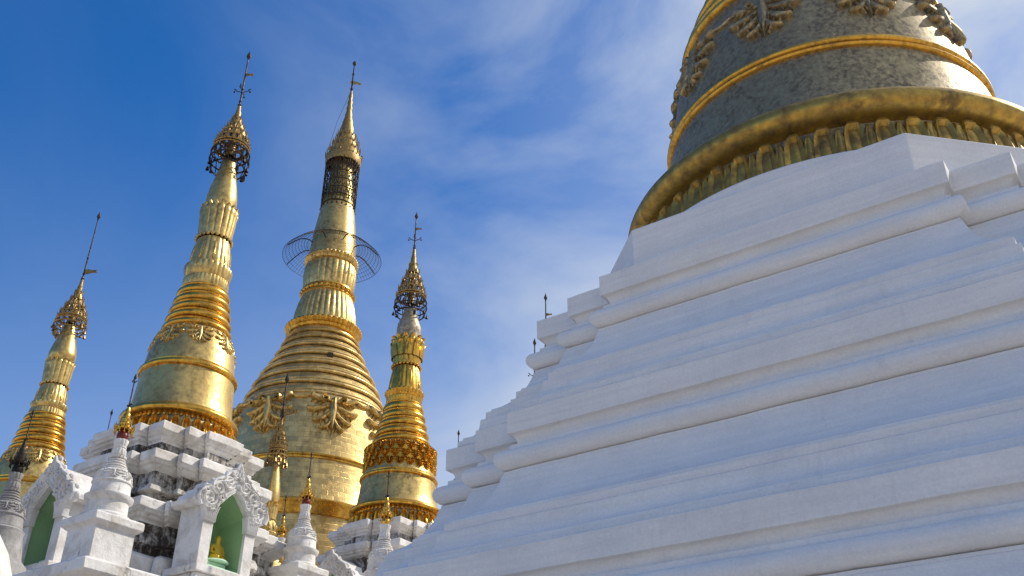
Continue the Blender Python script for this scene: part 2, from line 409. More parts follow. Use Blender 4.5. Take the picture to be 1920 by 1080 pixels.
# ------------------------------------------------------------------ the big white pagoda
PX, PY = 4.204, 10.720
pag = thing('white_pagoda', 'huge stepped white pagoda carrying a tarnished gold bell', 'pagoda', (PX, PY, 0), RZ)
S1 = [(1.503, 0), (0.99, 0.19), (0.435, 0.435)]
def arc(p, q, k=6, concave=True):
    # quarter sweep between two (a, z) points
    o = []
    for i in range(1, k):
        t = i/k*pi/2
        o.append((p[0]+(q[0]-p[0])*(1-cos(t)), p[1]+(q[1]-p[1])*sin(t)) if concave else (p[0]+(q[0]-p[0])*sin(t), p[1]+(q[1]-p[1])*(1-cos(t))))
    return [p]+o+[q]
def tier(a, zt, k):
    # one storey from its fascia downwards; a = fascia offset, zt = its top, k = height scale
    Z = lambda d: zt-d*k
    r = [(a-0.02, Z(0)+.0), (a, Z(.012)), (a, Z(.235))]
    r += arc((a-.004, Z(.24)), (a-.075, Z(.335)), 5, False)
    r += [(a-.075, Z(.352)), (a-.02, Z(.356)), (a-.02, Z(.41))]
    r += [(a+.0+.092*sin(pi*i/8), Z(.415+.205*(0.5-0.5*cos(pi*i/8)))) for i in range(9)]
    r += [(a-.03, Z(.63)), (a+.02, Z(.632)), (a+.02, Z(.66))]
    r += [(p[0]*.6+(a+.03+.325*i/9)*.4, p[1]*.6+(Z(.665)+(Z(1.135)-Z(.665))*i/9)*.4) for i, p in enumerate(arc((a+.03, Z(.665)), (a+.355, Z(1.135)), 9, True))]
    r += [(a+.36, Z(1.165)), (a+.395, Z(1.175)), (a+.395, Z(1.25)), (a+.37, Z(1.252)), (a+.37, Z(1.258)), (a+.43, Z(1.264))]
    r += [(a+.435, Z(1.3))]+arc((a+.435, Z(1.31)), (a+.56, Z(1.49)), 8, True)
    r += [(a+.565, Z(1.525)), (a+.60, Z(1.535)), (a+.60, Z(1.59)), (a+.575, Z(1.592)), (a+.575, Z(1.60))]
    return r
rows = tier(3.25, 7.158, 1.0)+tier(3.93, 5.535, .965)+tier(4.68, 3.968, .95)
rows += tier(5.45, 2.42, .94)+[(6.3, .9), (6.3, 0.0)]
b = MB(); redent_loft(b, rows[::-1], S1, wob=(.22, .007))
b.build('terrace', P['clean'], pag, bevel=.006)
b = MB(); redent_loft(b, [(3.03, 7.10), (3.03, 7.24), (3.005, 7.25), (3.005, 7.76), (2.94, 7.80)], [(1.545, 0)])
b.build('octagon_block', P['clean'], pag, bevel=.012)
b = MB(); b.lathe([(2.93, 7.75), (2.93, 7.93), (2.90, 7.96), (2.5, 7.97)], 128); b.build('drum', P['clean'], pag)
# gilded bell
lot = [(2.64, 7.95), (2.64, 8.1), (2.56, 8.54)]
b = MB(); b.lathe(lot+[(2.42, 8.64)], 128); rf = prof_r(lot)
b.cur = 1; petals(b, 54, 8.12, 8.585, rf, .085, rim=.85, fill=.86, core_k=.5, top=2.6); petals(b, 54, 8.0, 8.53, rf, .05, rim=.5, fill=.62, phase=.5, flare=.035, pointed=True)
b.build('lotus_band', [G['old'], G['rim']], pag)  # darker gold on the core paints shade between the petals
b = MB(); b.lathe([(2.45, 8.60), (2.50, 8.62)]+torus_rows(2.54, 8.63, 8.95, .19, 13)+[(2.44, 8.97), (2.36, 9.02)], 128); b.build('base_moulding', G['rim'], pag)
lb = [(2.36, 8.96), (2.30, 9.02), (2.24, 9.12), (2.19, 9.28), (2.15, 9.5), (2.12, 9.75), (2.09, 10.0), (2.07, 10.08)]
b = MB(); b.lathe(lb, 128); b.build('lower_bell', G['old'], pag)
b = MB(); b.lathe([(2.02, 10.06)]+torus_rows(2.07, 10.07, 10.14, .05, 7)+[(2.075, 10.145)]+torus_rows(2.06, 10.15, 10.24, .06, 8)+[(2.0, 10.245)], 128); b.build('bead_ring', G['bead'], pag)
ub = [(2.035, 10.24), (1.99, 10.6), (1.93, 11.0), (1.84, 11.4), (1.72, 11.8), (1.55, 12.2), (1.42, 12.4)]
b = MB(); b.lathe(ub, 128); b.build('upper_bell', G['old'], pag); rfu = prof_r(ub)
b = MB()
for z, r in ((11.75, 1.75), (11.95, 1.68), (12.3, 1.55), (12.6, 1.42), (12.95, 1.28), (13.3, 1.12), (13.65, .98), (14.0, .85)):
    b.lathe([(r-.1, z-.02)]+torus_rows(r-.02, z, z+.14, .07, 8)+[(r-.12, z+.16), (r-.14, z+.36)], 96)
b.build('ring_cone', G['bead'], pag)
camd = atan2(-PY, -PX)-RZ
for k in range(10):
    th = camd+R(23)+k*2*pi/10; b = MB(); palmette(b, on_lathe(rfu, th, 11.30), .43, .085); b.build('leaf_ornament', G['old'], pag)
spr = [(.72, 14.3), (.74, 14.6), (.62, 15.2), (.6, 15.6), (.66, 15.9), (.45, 16.0), (.48, 16.3), (.34, 17.2), (.2, 18.0)]
b = MB(); b.lathe(spr, 48); b.build('spire', G['pale'], pag)

# ------------------------------------------------------------------ white shrine terrace used under the gilded stupas
S2 = [(1.17, 0), (.80, .15), (.315, .315)]
def shrine_terrace(parent, zoff=0.0, name='terrace'):
    b = MB(); A = .315
    def corn(a, zt, h, inn):   # cornice slab: fascia, small steps, cove below
        return [(a-.05, zt), (a-.03, zt-.02), (a, zt-.03), (a, zt-.55*h), (a-.03, zt-.57*h), (a-.05, zt-.72*h), (a-.10, zt-.76*h), (a-inn*.6, zt-.9*h), (a-inn, zt-h)]
    rows = [(1.25, 9.33), (1.40+A-.25, 9.33)]; mt = [0]
    def add(rs, m):
        for r in rs: rows.append(r); mt.append(m)
    add(corn(1.29+A, 9.31, .34, .16), 0)
    add([(1.13+A, 8.93), (1.13+A, 8.75), (1.22+A, 8.73)], 0); mt[-2] = 1
    add(corn(1.46+A, 8.66, .36, .22), 0)
    add([(1.24+A, 8.22), (1.24+A, 8.02), (1.34+A, 8.0), (1.36+A, 7.90), (1.22+A, 7.86), (1.22+A, 7.66), (1.55+A, 7.64)], 1)
    add(corn(1.80+A, 7.58, .36, .2), 0)
    add([(1.60+A, 7.18), (1.60+A, 7.0)], 0); mt[-1] = 1
    add([(1.66+A, 6.98), (1.70+A, 6.88), (1.70+A, 6.80), (1.58+A, 6.77), (1.58+A, 6.62)], 1)
    add([(1.72+A, 6.60), (1.86+A, 6.52), (1.92+A, 6.32), (1.92+A, 6.22)], 0)
    add([(1.94+A, 6.20), (1.94+A, 6.12)], 1)
    add([(2.05+A, 6.10), (2.22+A, 6.0), (2.30+A, 5.8), (2.30+A, 5.62)], 0)
    rr = [(a, z+zoff) for a, z in rows][::-1]
    redent_loft(b, rr, S2, mats=mt[::-1], slot=(.045, .10), wob=(.10, .016))
    sq = [(.0, 0)]
    redent_loft(b, [(3.86, 0), (3.86, 5.38+zoff), (3.92, 5.40+zoff), (3.98, 5.45+zoff), (3.98, 5.60+zoff), (3.94, 5.63+zoff)], sq)
    return b.build(name, [P['white'], P['mould']], parent, bevel=.018)

# ------------------------------------------------------------------ gilded stupas of the small kind
LB = [9.25, 9.87, 10.97, 11.42, 12.03, 13.11, 13.69, 14.55, 15.28, 15.6, 16.65, 17.35, 18.61, 20.48]
def small_stupa(name, label, loc, H, RS, bud=None, ornate=False, terr=0.0, bell='pale', budmat='pale', vane=0.0, topm='pale', cage='iron', seed=1, finial_scale=1.0):
    rnd = random.Random(seed)
    def wz(z):
        for i in range(len(LB)-1):
            if z <= LB[i+1] or i == len(LB)-2: return H[i]+(H[i+1]-H[i])*(z-LB[i])/(LB[i+1]-LB[i])
    def wr(z):
        for i in range(len(LB)-1):
            if z <= LB[i+1] or i == len(LB)-2: return RS[i]+(RS[i+1]-RS[i])*min(1, max(0, (z-LB[i])/(LB[i+1]-LB[i])))
    def T(p): return [(q[0]*wr(q[1]), wz(q[1]))+tuple(x*wr(q[1]) for x in q[2:]) for q in p]
    t = thing(name, label, 'stupa', loc, RZ, 'gilded stupas')
    if terr is not None: shrine_terrace(t, terr)
    lot = [(1.20, 9.25), (1.20, 9.35), (1.10, 9.68)]
    b = MB(); b.lathe(T([(1.34, 9.2), (1.34, 9.27), (1.2, 9.28)]+lot[1:]+[(1.02, 9.70), (1.02, 9.80)]), 96)
    b.cur = 1; petals(b, 36, wz(9.27), wz(9.70), prof_r(T(lot)), .13, rim=.8, fill=.93, core_k=.25, top=3)
    petals(b, 60, wz(9.70), wz(9.80), lambda z: 1.02*wr(9.75), .05, rim=.1, fill=.9, pointed=True, down=True)
    b.build('lotus_band', [G['old'], G['bright']], t)  # core in darker gold: painted shade in the gaps behind the petals
    b = MB(); b.lathe(T([(1.0, 9.79), (1.09, 9.795)]+torus_rows(1.10, 9.80, 9.97, .10, 9)+[(1.10, 9.985), (1.06, 10.02)]), 96); b.build('base_moulding', G['bright'], t)
    b = MB(); b.lathe(T([(1.075, 10.0), (1.045, 10.08), (1.02, 10.25), (1.0, 10.5), (.985, 10.75), (.975, 10.9)]), 96); b.build('lower_bell', G[bell], t)
    b = MB(); b.lathe(T([(.95, 10.87), (.99, 10.88)]+torus_rows(.985, 10.90, 11.02, .05, 8)+[(.97, 11.03), (.975, 11.06), (.94, 11.08)]), 96); b.build('bead_ring', G['bright'], t)
    ub = T([(.955, 11.06), (.935, 11.2), (.91, 11.4), (.865, 11.6), (.80, 11.8), (.74, 11.93), (.70, 12.0)]); rfu = prof_r(ub)
    b = MB(); b.lathe(ub, 96); b.build('upper_bell', G[bell], t)
    camd = atan2(-loc[1], -loc[0])-RZ; sc = 1.0
    if ornate:
        b = MB(); z0, z1 = wz(11.1), wz(11.85); rc = .93*wr(11.4)
        b.lathe([(rc-.04, z0), (rc, z0+.03), (rc, z1-.05), (rc-.05, z1), (rc-.2, z1+.01)], 96)
        N = 22; f = lambda z: rc
        for k in range(N):
            th = 2*pi*k/N
            for dz, s in ((1.0, 1), (.68, -1), (.36, 1)):
                palmette(b, on_lathe(f, th+(0 if s > 0 else pi/N), z0+(z1-z0)*dz), .135, .06, 5)
        b.build('ornate_band', G['bright'], t)
    else:
        for k in range(8):
            b = MB(); palmette(b, on_lathe(rfu, camd+R(5)+k*pi/4, wz(11.88)), .27*wr(11.4), .045); b.build('leaf_ornament', G['pale'], t)
    b = MB(); n = 5
    for i in range(n):
        za, zb = 11.98+(13.13-11.98)*i/n, 11.98+(13.13-11.98)*(i+1)/n; r = .665-.125*(i/(n-1))
        rows = torus_rows(r, za, za+(zb-za)*.66, .085-.01*i, 9)+[(r-.02, za+(zb-za)*.67)]+torus_rows(r-.03, za+(zb-za)*.70, zb-.005, .035, 5)
        b.lathe(T(rows), 80)
    b.build('ring_tier', G['bright'], t)
    b = MB(); b.lathe(T([(.47, 13.10), (.485, 13.14, .02), (.485, 13.38, .02), (.47, 13.40)]), 160, flute, 36)
    b.lathe(T([(.46, 13.39), (.48, 13.43, .012), (.495, 13.60, .03), (.505, 13.68, .035), (.49, 13.72, .03), (.44, 13.74)]), 160, scal, 26); b.build('collar', G['bright' if ornate else topm], t)
    lowl = T([(.43, 13.72, .005), (.425, 13.85, .022), (.405, 14.05, .025), (.38, 14.3, .02), (.365, 14.45, .006)])
    b = MB(); b.lathe(lowl, 160, flute, 18)
    for k in range(24):
        a = 2*pi*k/24; r = .395*wr(14.5); b.ball((r*cos(a), r*sin(a), wz(14.5)), .042*wr(14.5), 6)
    petals(b, 9, wz(13.78), wz(14.3), prof_r(lowl), .05, rim=.4, fill=.5, down=True, pointed=True)
    b.build('lower_lotus', G['bright' if ornate else topm], t)
    b = MB(); b.lathe(T([(.365, 14.53, .004), (.375, 14.7, .02), (.39, 14.95, .025), (.40, 15.12, .022), (.405, 15.2, .03), (.415, 15.27, .035), (.40, 15.31, .03), (.32, 15.34)]), 160, scal, 16)
    petals(b, 12 if ornate else 18, wz(15.2), wz(15.44), lambda z: .36*wr(15.3), .06, pointed=True, flare=.13 if ornate else .06)
    if ornate: petals(b, 12, wz(14.75), wz(15.3), lambda z: .40*wr(15.0), .07, rim=.5, flare=.05, phase=.5)
    b.build('upper_lotus', G['bright' if ornate else topm], t)
    bp = bud or [(.31, 15.30), (.33, 15.42), (.36, 15.58), (.355, 15.7), (.32, 15.95), (.26, 16.25), (.205, 16.55), (.17, 16.8)]
    b = MB(); b.lathe(T(bp), 64); b.build('bud', G[budmat], t)
    umbrella(t, wz, wr, G['filigree'], G[cage], vane, rnd)
    return t
def umbrella(t, wz, wr, mat, dark, vane, rnd, lean=0.0):
    hti = MB(); s = wr(17.3)*.83; Z = wz
    z = lambda q: Z(q)
    # crown of stepped rings with small spikes
    cone = [(.50, 17.20), (.515, 17.27), (.47, 17.36), (.45, 17.44), (.46, 17.47), (.36, 17.58), (.345, 17.66), (.355, 17.69), (.24, 17.82), (.23, 17.90), (.24, 17.93), (.145, 18.08), (.15, 18.13), (.09, 18.28), (.10, 18.32), (.06, 18.46), (.065, 18.50), (.035, 18.66)]
    hti.lathe([(r*s, z(q)) for r, q in cone if q > 17.86], 32)
    # lower tiers are open work: hoops, slanting bars and little scalloped plates
    for r, q in ((.50, 17.20), (.515, 17.27), (.455, 17.47), (.36, 17.58), (.35, 17.69), (.25, 17.82)):
        hti.tube([(r*s*cos(2*pi*k/32), r*s*sin(2*pi*k/32), z(q)) for k in range(33)], .024, 5)
    for k in range(26):
        a = 2*pi*k/26; e = .12*(1 if k % 2 else -1)
        hti.tube([(r*s*cos(a+e*f_), r*s*sin(a+e*f_), z(q)) for r, q, f_ in ((.51, 17.25, 0), (.455, 17.47, 1), (.35, 17.66, 0), (.24, 17.88, 1))], .019, 4)
    for r, q, n in ((.49, 17.33, 18), (.40, 17.53, 15), (.30, 17.75, 12)):
        for k in range(n):
            if rnd.random() < .25: continue
            a = 2*pi*(k+.3*rnd.random())/n; c_, n_ = Vector((r*s*cos(a), r*s*sin(a), z(q))), Vector((-sin(a), cos(a), 0))
            hti.grid([[c_-n_*.055-Vector((0, 0, .05)), c_+n_*.055-Vector((0, 0, .05))], [c_-n_*.045+Vector((0, 0, .05)), c_+n_*.045+Vector((0, 0, .05))], [c_-n_*.005+Vector((0, 0, .12)), c_+n_*.005+Vector((0, 0, .12))]])
    hti.lathe([(.12*s, z(17.0)), (.13*s, z(17.5)), (.10*s, z(17.95))], 12)
    for r, q, n in ((.50, 17.27, 20), (.45, 17.47, 16), (.345, 17.69, 14), (.23, 17.93, 10), (.14, 18.13, 8)):
        for k in range(n):
            a = 2*pi*k/n+q; x, y = r*s*cos(a), r*s*sin(a)
            hti.tube([(x, y, z(q)-.02), (x*1.04, y*1.04, z(q)+.06), (x*1.10, y*1.10, z(q)+.13)], [.028, .02, .004], 4)
    h = hti.build('umbrella_finial', mat, t)
    cg = MB()
    for r, q in ((.47, 17.24), (.55, 17.06), (.565, 16.84), (.50, 16.60)):
        cg.tube([(r*s*cos(2*pi*k/32), r*s*sin(2*pi*k/32), z(q)) for k in range(33)], .021, 5)
    for k in range(16):
        a = 2*pi*k/16
        cg.tube([(r*s*cos(a+e), r*s*sin(a+e), z(q)) for r, q, e in ((.46, 17.26, 0), (.55, 17.06, .1), (.565, 16.84, .0), (.50, 16.60, .1))], .015, 4)
    for k in range(6):
        a = 2*pi*k/6; cg.tube([(.12*s*cos(a), .12*s*sin(a), z(17.0)), (.5*s*cos(a), .5*s*sin(a), z(16.98))], .014, 4)
    cg.build('cage', dark, h)
    for k in range(12):
        bl = MB(); a = 2*pi*(k+rnd.random()*.6)/12; r = .565*s; q = rnd.choice((16.84, 16.84, 16.7)); d = .03+.10*rnd.random()
        x, y = r*cos(a), r*sin(a); bl.lathe([(.005, d*1.0), (.007, d*.5), (.006, .0), (.03, -.03), (.036, -.08), (.05, -.11)], 6, cx=x*1.02, cy=y*1.02, z0=z(q)-d)
        bl.build('wind_bell', dark, h)
    for k in range(3):
        bl = MB(); a = rnd.random()*6.28; r = .47*s; d = .04+.12*rnd.random(); x, y = r*cos(a), r*sin(a); q = z(16.6)
        bl.tube([(x, y, q), (x*1.02, y*1.02, q-d), (x*1.03, y*1.03, q-d-.05), (x*1.03, y*1.03, q-d-.12), (x*1.03, y*1.03, q-d-.2)], [.008, .008, .05, .06, .004], 4)
        bl.build('pendant', dark, h)
    rod = MB(); rod.tube([(0, 0, z(16.7)), (0, 0, z(17.3)), (0, 0, z(18.6)), (0, 0, z(20.3))], [.05, .05, .028, .018], 6)
    for q, r in ((18.62, .055), (18.75, .04), (19.15, .035)): rod.ball((0, 0, z(q)), r, 6)
    rod.build('rod', G['iron'], h)
    bud = MB(); bud.lathe([(.012, -.02), (.045, .02), (.06, .06), (.05, .11), (.02, .19), (.004, .26)], 8, z0=z(20.22)); bud.ball((0, 0, z(20.2)), .03, 6)
    bud.build('diamond_bud', G['iron'], h)
    vn = MB(); zz = z(19.1) if vane < .5 else z(18.8)
    if vane < .5:
        cr_ = MB()
        for k in range(4):
            a = k*pi/2+.6; cr_.tube([(0, 0, zz-.05), (.14*cos(a), .14*sin(a), zz+.0), (.2*cos(a), .2*sin(a), zz+.07)], [.014, .014, .02], 4); cr_.ball((.2*cos(a), .2*sin(a), zz-.03), .028, 5)
        cr_.build('rod_cross', dark, h)
    e = .012
    o = [(0, .07), (.10, .09), (.20, .05), (.34, .07), (.30, .02), (.36, -.02), (.20, -.03), (.10, -.07), (0, -.06)]
    if vane >= .5: k = 1.15; zf = zz
    else: k = .62; zf = z(19.65)
    ca, sa = cos(RZ*-1), sin(RZ*-1)
    A = [vn.vert((x*k*ca, x*k*sa-e, zf+y*k)) for x, y in o]; B = [vn.vert((x*k*ca, x*k*sa+e, zf+y*k)) for x, y in o]
    vn.face(*A); vn.face(*B[::-1])
    for i in range(len(o)): j = (i+1) % len(o); vn.face(A[i], B[i], B[j], A[j])
    vn.build('vane', mat, h)

BLOC = (-6.907, 19.657, 0)
stB = small_stupa('gold_stupa', 'tall gilded stupa with a dark wire umbrella, standing on the mouldy white terrace', BLOC, LB, [1]*14, terr=0.0, seed=3)
DH = [10.0, 10.58, 11.56, 11.98, 12.62, 13.9, 14.27, 15.2, 16.0, 16.35, 17.05, 17.72, 19.45, 20.83]
DR = [1.08, 1.1, 1.07, 1.06, 1.14, 1.02, 1.1, 1.08, 1.12, 1.08, 1.1, 1.08, 1.05, 1]
stD = small_stupa('gold_stupa', 'bright gilded stupa with a relief band and a dull grey bud, beside the white pagoda', (-3.161, 27.495, 0), DH, DR,
                  terr=.72, ornate=True, budmat='dull', seed=5, bud=[(.30, 15.30), (.31, 15.45), (.345, 15.62), (.34, 15.85), (.29, 16.1), (.23, 16.4), (.19, 16.65), (.17, 16.8)])
AH = [9.3, 9.95, 11.0, 11.45, 12.05, 13.13, 13.50, 14.15, 14.80, 15.05, 16.0, 16.38, 17.75, 20.39]
AR = [1.0]*5+[.98, .93, .95, .93, 1.08, 1.0, .98, .9, .9]
stA = small_stupa('gold_stupa', 'gilded stupa with a smooth rounded bud, farthest left, rising behind the shaded niche', (-13.231, 26.755, 0), AH, AR,
                  terr=0.0, vane=1.0, seed=9, topm='pale', cage='filigree')

# slender one in front of the big gold bell
SH = [6.9, 7.3, 7.8, 8.05, 8.3, 8.6, 8.75, 9.08, 9.40, 9.56, 10.55, 10.9, 11.7, 12.79]
SR = [.6]*5+[.42, .42, .44, .46, .55, .55, .50, .45, .7]
stS = small_stupa('gold_stupa', 'slender little gilded stupa with a long smooth bud, in front of the largest bell', (-5.66, 23.22, 0), SH, SR, terr=None, vane=1.0, seed=12, cage='filigree',
                  bud=[(.28, 15.30), (.33, 15.45), (.355, 15.62), (.34, 15.8), (.27, 16.1), (.20, 16.4), (.16, 16.65), (.13, 16.85)])
b = MB(); b.lathe([(1.3, 0), (1.3, 6.2), (1.1, 6.3), (.95, 6.6), (.9, 6.9)], 48); b.build('plinth', P['white'], stS)

# distant ones, only their tips clear the buildings
def far_copy(src, label, x, y, tip, top):
    return dup(src, label, (x, y, tip-top), RZ, 'gilded stupas')

# ------------------------------------------------------------------ the largest gold stupa
CX, CY = -6.95, 33.078
stC = thing('gold_stupa', 'largest gold stupa, its broad bell hung with leaves, a round wire guard near the top', 'stupa', (CX, CY, 0), RZ, 'gilded stupas')
b = MB(); b.lathe([(3.9, 0), (3.9, 6.5), (3.4, 7.0), (3.25, 8.0), (3.12, 9.5), (3.05, 10.8), (3.02, 11.55)], 128); b.build('drum', G['tiled'], stC)
b = MB(); b.lathe([(2.95, 11.5), (3.08, 11.52), (3.10, 11.58), (3.10, 11.86), (3.12, 11.89), (3.12, 11.97), (3.06, 12.02)], 128); b.build('base_moulding', G['bright'], stC)
b = MB(); b.lathe([(3.06, 12.0), (3.0, 12.2), (2.93, 12.6), (2.88, 13.0), (2.85, 13.38)], 128); b.build('lower_bell', G['tiled'], stC)
b = MB(); b.lathe([(2.83, 13.36), (2.88, 13.38), (2.89, 13.44), (2.865, 13.455)]+torus_rows(2.86, 13.46, 13.56, .04, 6)+[(2.82, 13.57)], 128); b.build('bead_ring', G['bright'], stC)
ubc = [(2.845, 13.56), (2.80, 14.0), (2.76, 14.5), (2.73, 15.0), (2.71, 15.4), (2.68, 15.66), (2.60, 15.74)]
b = MB(); b.lathe(ubc, 128); b.build('upper_bell', G['tiled'], stC); rfc = prof_r(ubc)
camd = atan2(-CY, -CX)-RZ
for k in range(8):
    b = MB(); palmette(b, on_lathe(rfc, camd+R(12.5)+k*pi/4, 15.52), .80, .16); b.build('leaf_ornament', G['pale'], stC)
b = MB(); cz = [15.72, 16.2, 16.7, 17.15, 17.6, 18.05, 18.45, 18.75, 19.02]; crr = [2.62, 2.45, 2.26, 2.06, 1.82, 1.62, 1.46, 1.36, 1.30]
for i in range(8):
    z0, z1, ra, rb = cz[i], cz[i+1], crr[i], crr[i+1]; d = z1-z0; rows = [(ra-.06, z0)]
    rows += torus_rows(ra-.02, z0+.01, z0+.24*d, .042, 6)+[(ra-.05, z0+.26*d), (ra-.04, z0+.30*d)]
    rows += torus_rows(ra-.07, z0+.31*d, z0+.42*d, .035, 5)+[(ra-.10, z0+.44*d)]
    rows += [(ra-.10+(rb+.02-ra)*t**1.1, z0+d*(.44+.55*t)) for t in (.15, .35, .55, .75, .9, 1)]
    b.lathe(rows, 128)
b.build('ring_tier', G['tiled'], stC)
b = MB(); b.lathe([(1.22, 19.0), (1.28, 19.03, .03), (1.30, 19.12, .05), (1.27, 19.16, .02), (1.31, 19.2, .05), (1.36, 19.3, .07), (1.34, 19.36, .06), (1.18, 19.42)], 240, scal, 44); b.build('collar', G['bright'], stC)
b = MB(); b.lathe([(1.14, 19.40, .01), (1.13, 19.6, .05), (1.07, 20.0, .06), (1.0, 20.4, .05), (.94, 20.70, .02), (.93, 20.74)], 240, flute, 34); b.build('lower_lotus', G['pale'], stC)
b = MB(); b.lathe([(.93, 20.72), (.97, 20.74), (.97, 20.78), (.94, 20.8), (.94, 20.94), (.98, 20.97), (.97, 21.02), (.90, 21.04)], 96)
for k in range(30):
    a = 2*pi*k/30; b.ball((.97*cos(a), .97*sin(a), 20.87), .085, 6)
b.build('bead_ring', G['bright'], stC)
b = MB(); b.lathe([(.90, 21.03, .01), (.91, 21.2, .05), (.935, 21.6, .06), (.93, 22.0, .05), (.90, 22.12, .02)], 240, scal, 26); b.build('upper_lotus', G['pale'], stC)
b = MB(); b.lathe([(.88, 22.10), (.96, 22.13, .02), (.98, 22.22, .05), (.95, 22.26, .02), (.99, 22.32, .05), (.97, 22.40, .04), (.86, 22.44)], 240, scal, 40); b.build('collar', G['pale'], stC)
b = MB(); b.lathe([(.88, 22.40), (.885, 22.8), (.86, 23.2), (.80, 23.8), (.71, 24.5), (.62, 25.1), (.54, 25.8), (.46, 26.5), (.40, 27.3)], 96); b.build('bud', G['pale'], stC)
fin = MB()
fin.lathe([(.80, 27.05), (.84, 27.15), (.84, 27.42), (.70, 27.55), (.70, 27.75), (.72, 27.8), (.56, 28.0), (.56, 28.15), (.58, 28.2), (.44, 28.45), (.45, 28.55), (.34, 28.85), (.35, 28.92), (.25, 29.25), (.26, 29.32), (.17, 29.65), (.18, 29.75), (.12, 30.0), (.15, 30.1), (.10, 30.3), (.13, 30.42), (.08, 30.6), (.10, 30.75), (.05, 31.1)], 48)
rr_ = random.Random(4)
for r, q, n in ((.84, 27.42, 26), (.72, 27.8, 22), (.58, 28.2, 18), (.45, 28.55, 14)):
    for k in range(n):
        a = 2*pi*k/n; h_ = .14+.14*rr_.random()*(2 if rr_.random() < .2 else 1); x, y = r*cos(a), r*sin(a); fin.tube([(x, y, q-.02), (x*1.05, y*1.05, q+h_*.5), (x*1.03, y*1.03, q+h_)], [.04, .03, .006], 4)
fo = fin.build('umbrella_finial', G['filigree'], stC); fo.scale = (.86, .86, 1)
cg = MB()
for q in (27.1, 26.75, 26.4, 26.0, 25.6, 25.25, 24.95): cg.tube([((.78-.02*(q < 25.1))*cos(2*pi*k/40), .78*sin(2*pi*k/40), q) for k in range(41)], .028, 5)
for k in range(26):
    a = 2*pi*k/26
    cg.tube([(.78*cos(a), .78*sin(a), 24.92+.5*(25.0-24.92)), (.79*cos(a+.08), .79*sin(a+.08), 25.6), (.78*cos(a-.05), .78*sin(a-.05), 26.3), (.8*cos(a), .8*sin(a), 27.1)], .024, 4)
    for q in (25.4, 25.8, 26.2, 26.57, 26.92):
        aa = a+.12+rr_.uniform(-.05, .05); cg.tube([(.79*cos(aa+.09*cos(j*pi/3)), .79*sin(aa+.09*cos(j*pi/3)), q+.13*sin(j*pi/3)) for j in range(7)], .019, 4)
for k in range(22):
    a = 2*pi*k/22; q = 24.95; cg.tube([(.78*cos(a), .78*sin(a), q), (.79*cos(a), .79*sin(a), q-.12)], .01, 4); cg.ball((.79*cos(a), .79*sin(a), q-.16), .045, 5)
cg.build('cage', G['iron'], fo)
rod = MB(); rod.tube([(0, 0, 30.9), (0, 0, 32.6)], [.05, .028], 8); rod.ball((0, 0, 32.05), .07, 6); rod.ball((0, 0, 31.2), .08, 6)
for sx_ in (-1, 1): rod.tube([(.0, 0, 31.05), (.12*sx_, -.07*sx_, 31.06), (.13*sx_, -.08*sx_, 31.28)], .012, 4)
rod.build('rod', G['iron'], fo)
bd = MB(); bd.ball((0, 0, 32.68), .10, 8, 1.25); bd.build('diamond_bud', G['iron'], fo)
vn = MB(); ca, sa = cos(-RZ), sin(-RZ); o = [(-.1, .02), (.0, .1), (.12, .06), (.3, .0), (.48, -.1), (.42, -.16), (.3, -.14), (.1, -.12), (0, -.1), (-.1, -.06)]
A = [vn.vert((x*ca, x*sa-.015, 31.6+y)) for x, y in o]; B = [vn.vert((x*ca, x*sa+.015, 31.6+y)) for x, y in o]
vn.face(*A); vn.face(*B[::-1])
for i in range(len(o)): j = (i+1) % len(o); vn.face(A[i], B[i], B[j], A[j])
vn.build('vane', G['pale'], fo)
gw = MB(); gw.tube([(0, 0, 31.2), (-.42, -.28, 29.5), (-.78, -.45, 27.6)], .008, 4); gw.build('guy_wire', G['iron'], fo)
b = MB(); hr = rfc and 1.86; a_ = camd+R(10); b.box(-.09, .09, -.03, .03, -.09, .09); hb_ = b.build('hatch', G['iron'], stC, loc=(hr*cos(a_), hr*sin(a_), 17.55)); hb_.rotation_euler = (0, 0, a_+pi/2)
wg = MB(); hump = lambda t: 22.85+.34*sin(pi*(.12+.88*t)**.8)-.30*t
for i in range(9):
    t = (i+1)/9; r = .9+.98*t; wg.tube([(r*cos(2*pi*k/72), r*sin(2*pi*k/72), hump(t)) for k in range(73)], .0075 if i < 8 else .011, 3, False)
for k in range(84):
    a = 2*pi*k/84; wg.tube([((.9+.98*t)*cos(a), (.9+.98*t)*sin(a), hump(t)) for t in (.0, .2, .4, .6, .8, 1.0)], .006, 3, False)
for k in range(8):
    a = camd+R(22)+2*pi*k/8; wg.tube([((.86+.98*t)*cos(a), (.86+.98*t)*sin(a), hump(t)-.02) for t in (0, .15, .3, .5, .7, .9, 1)], .021, 5)
wg.build('wire_guard', G['iron'], stC)

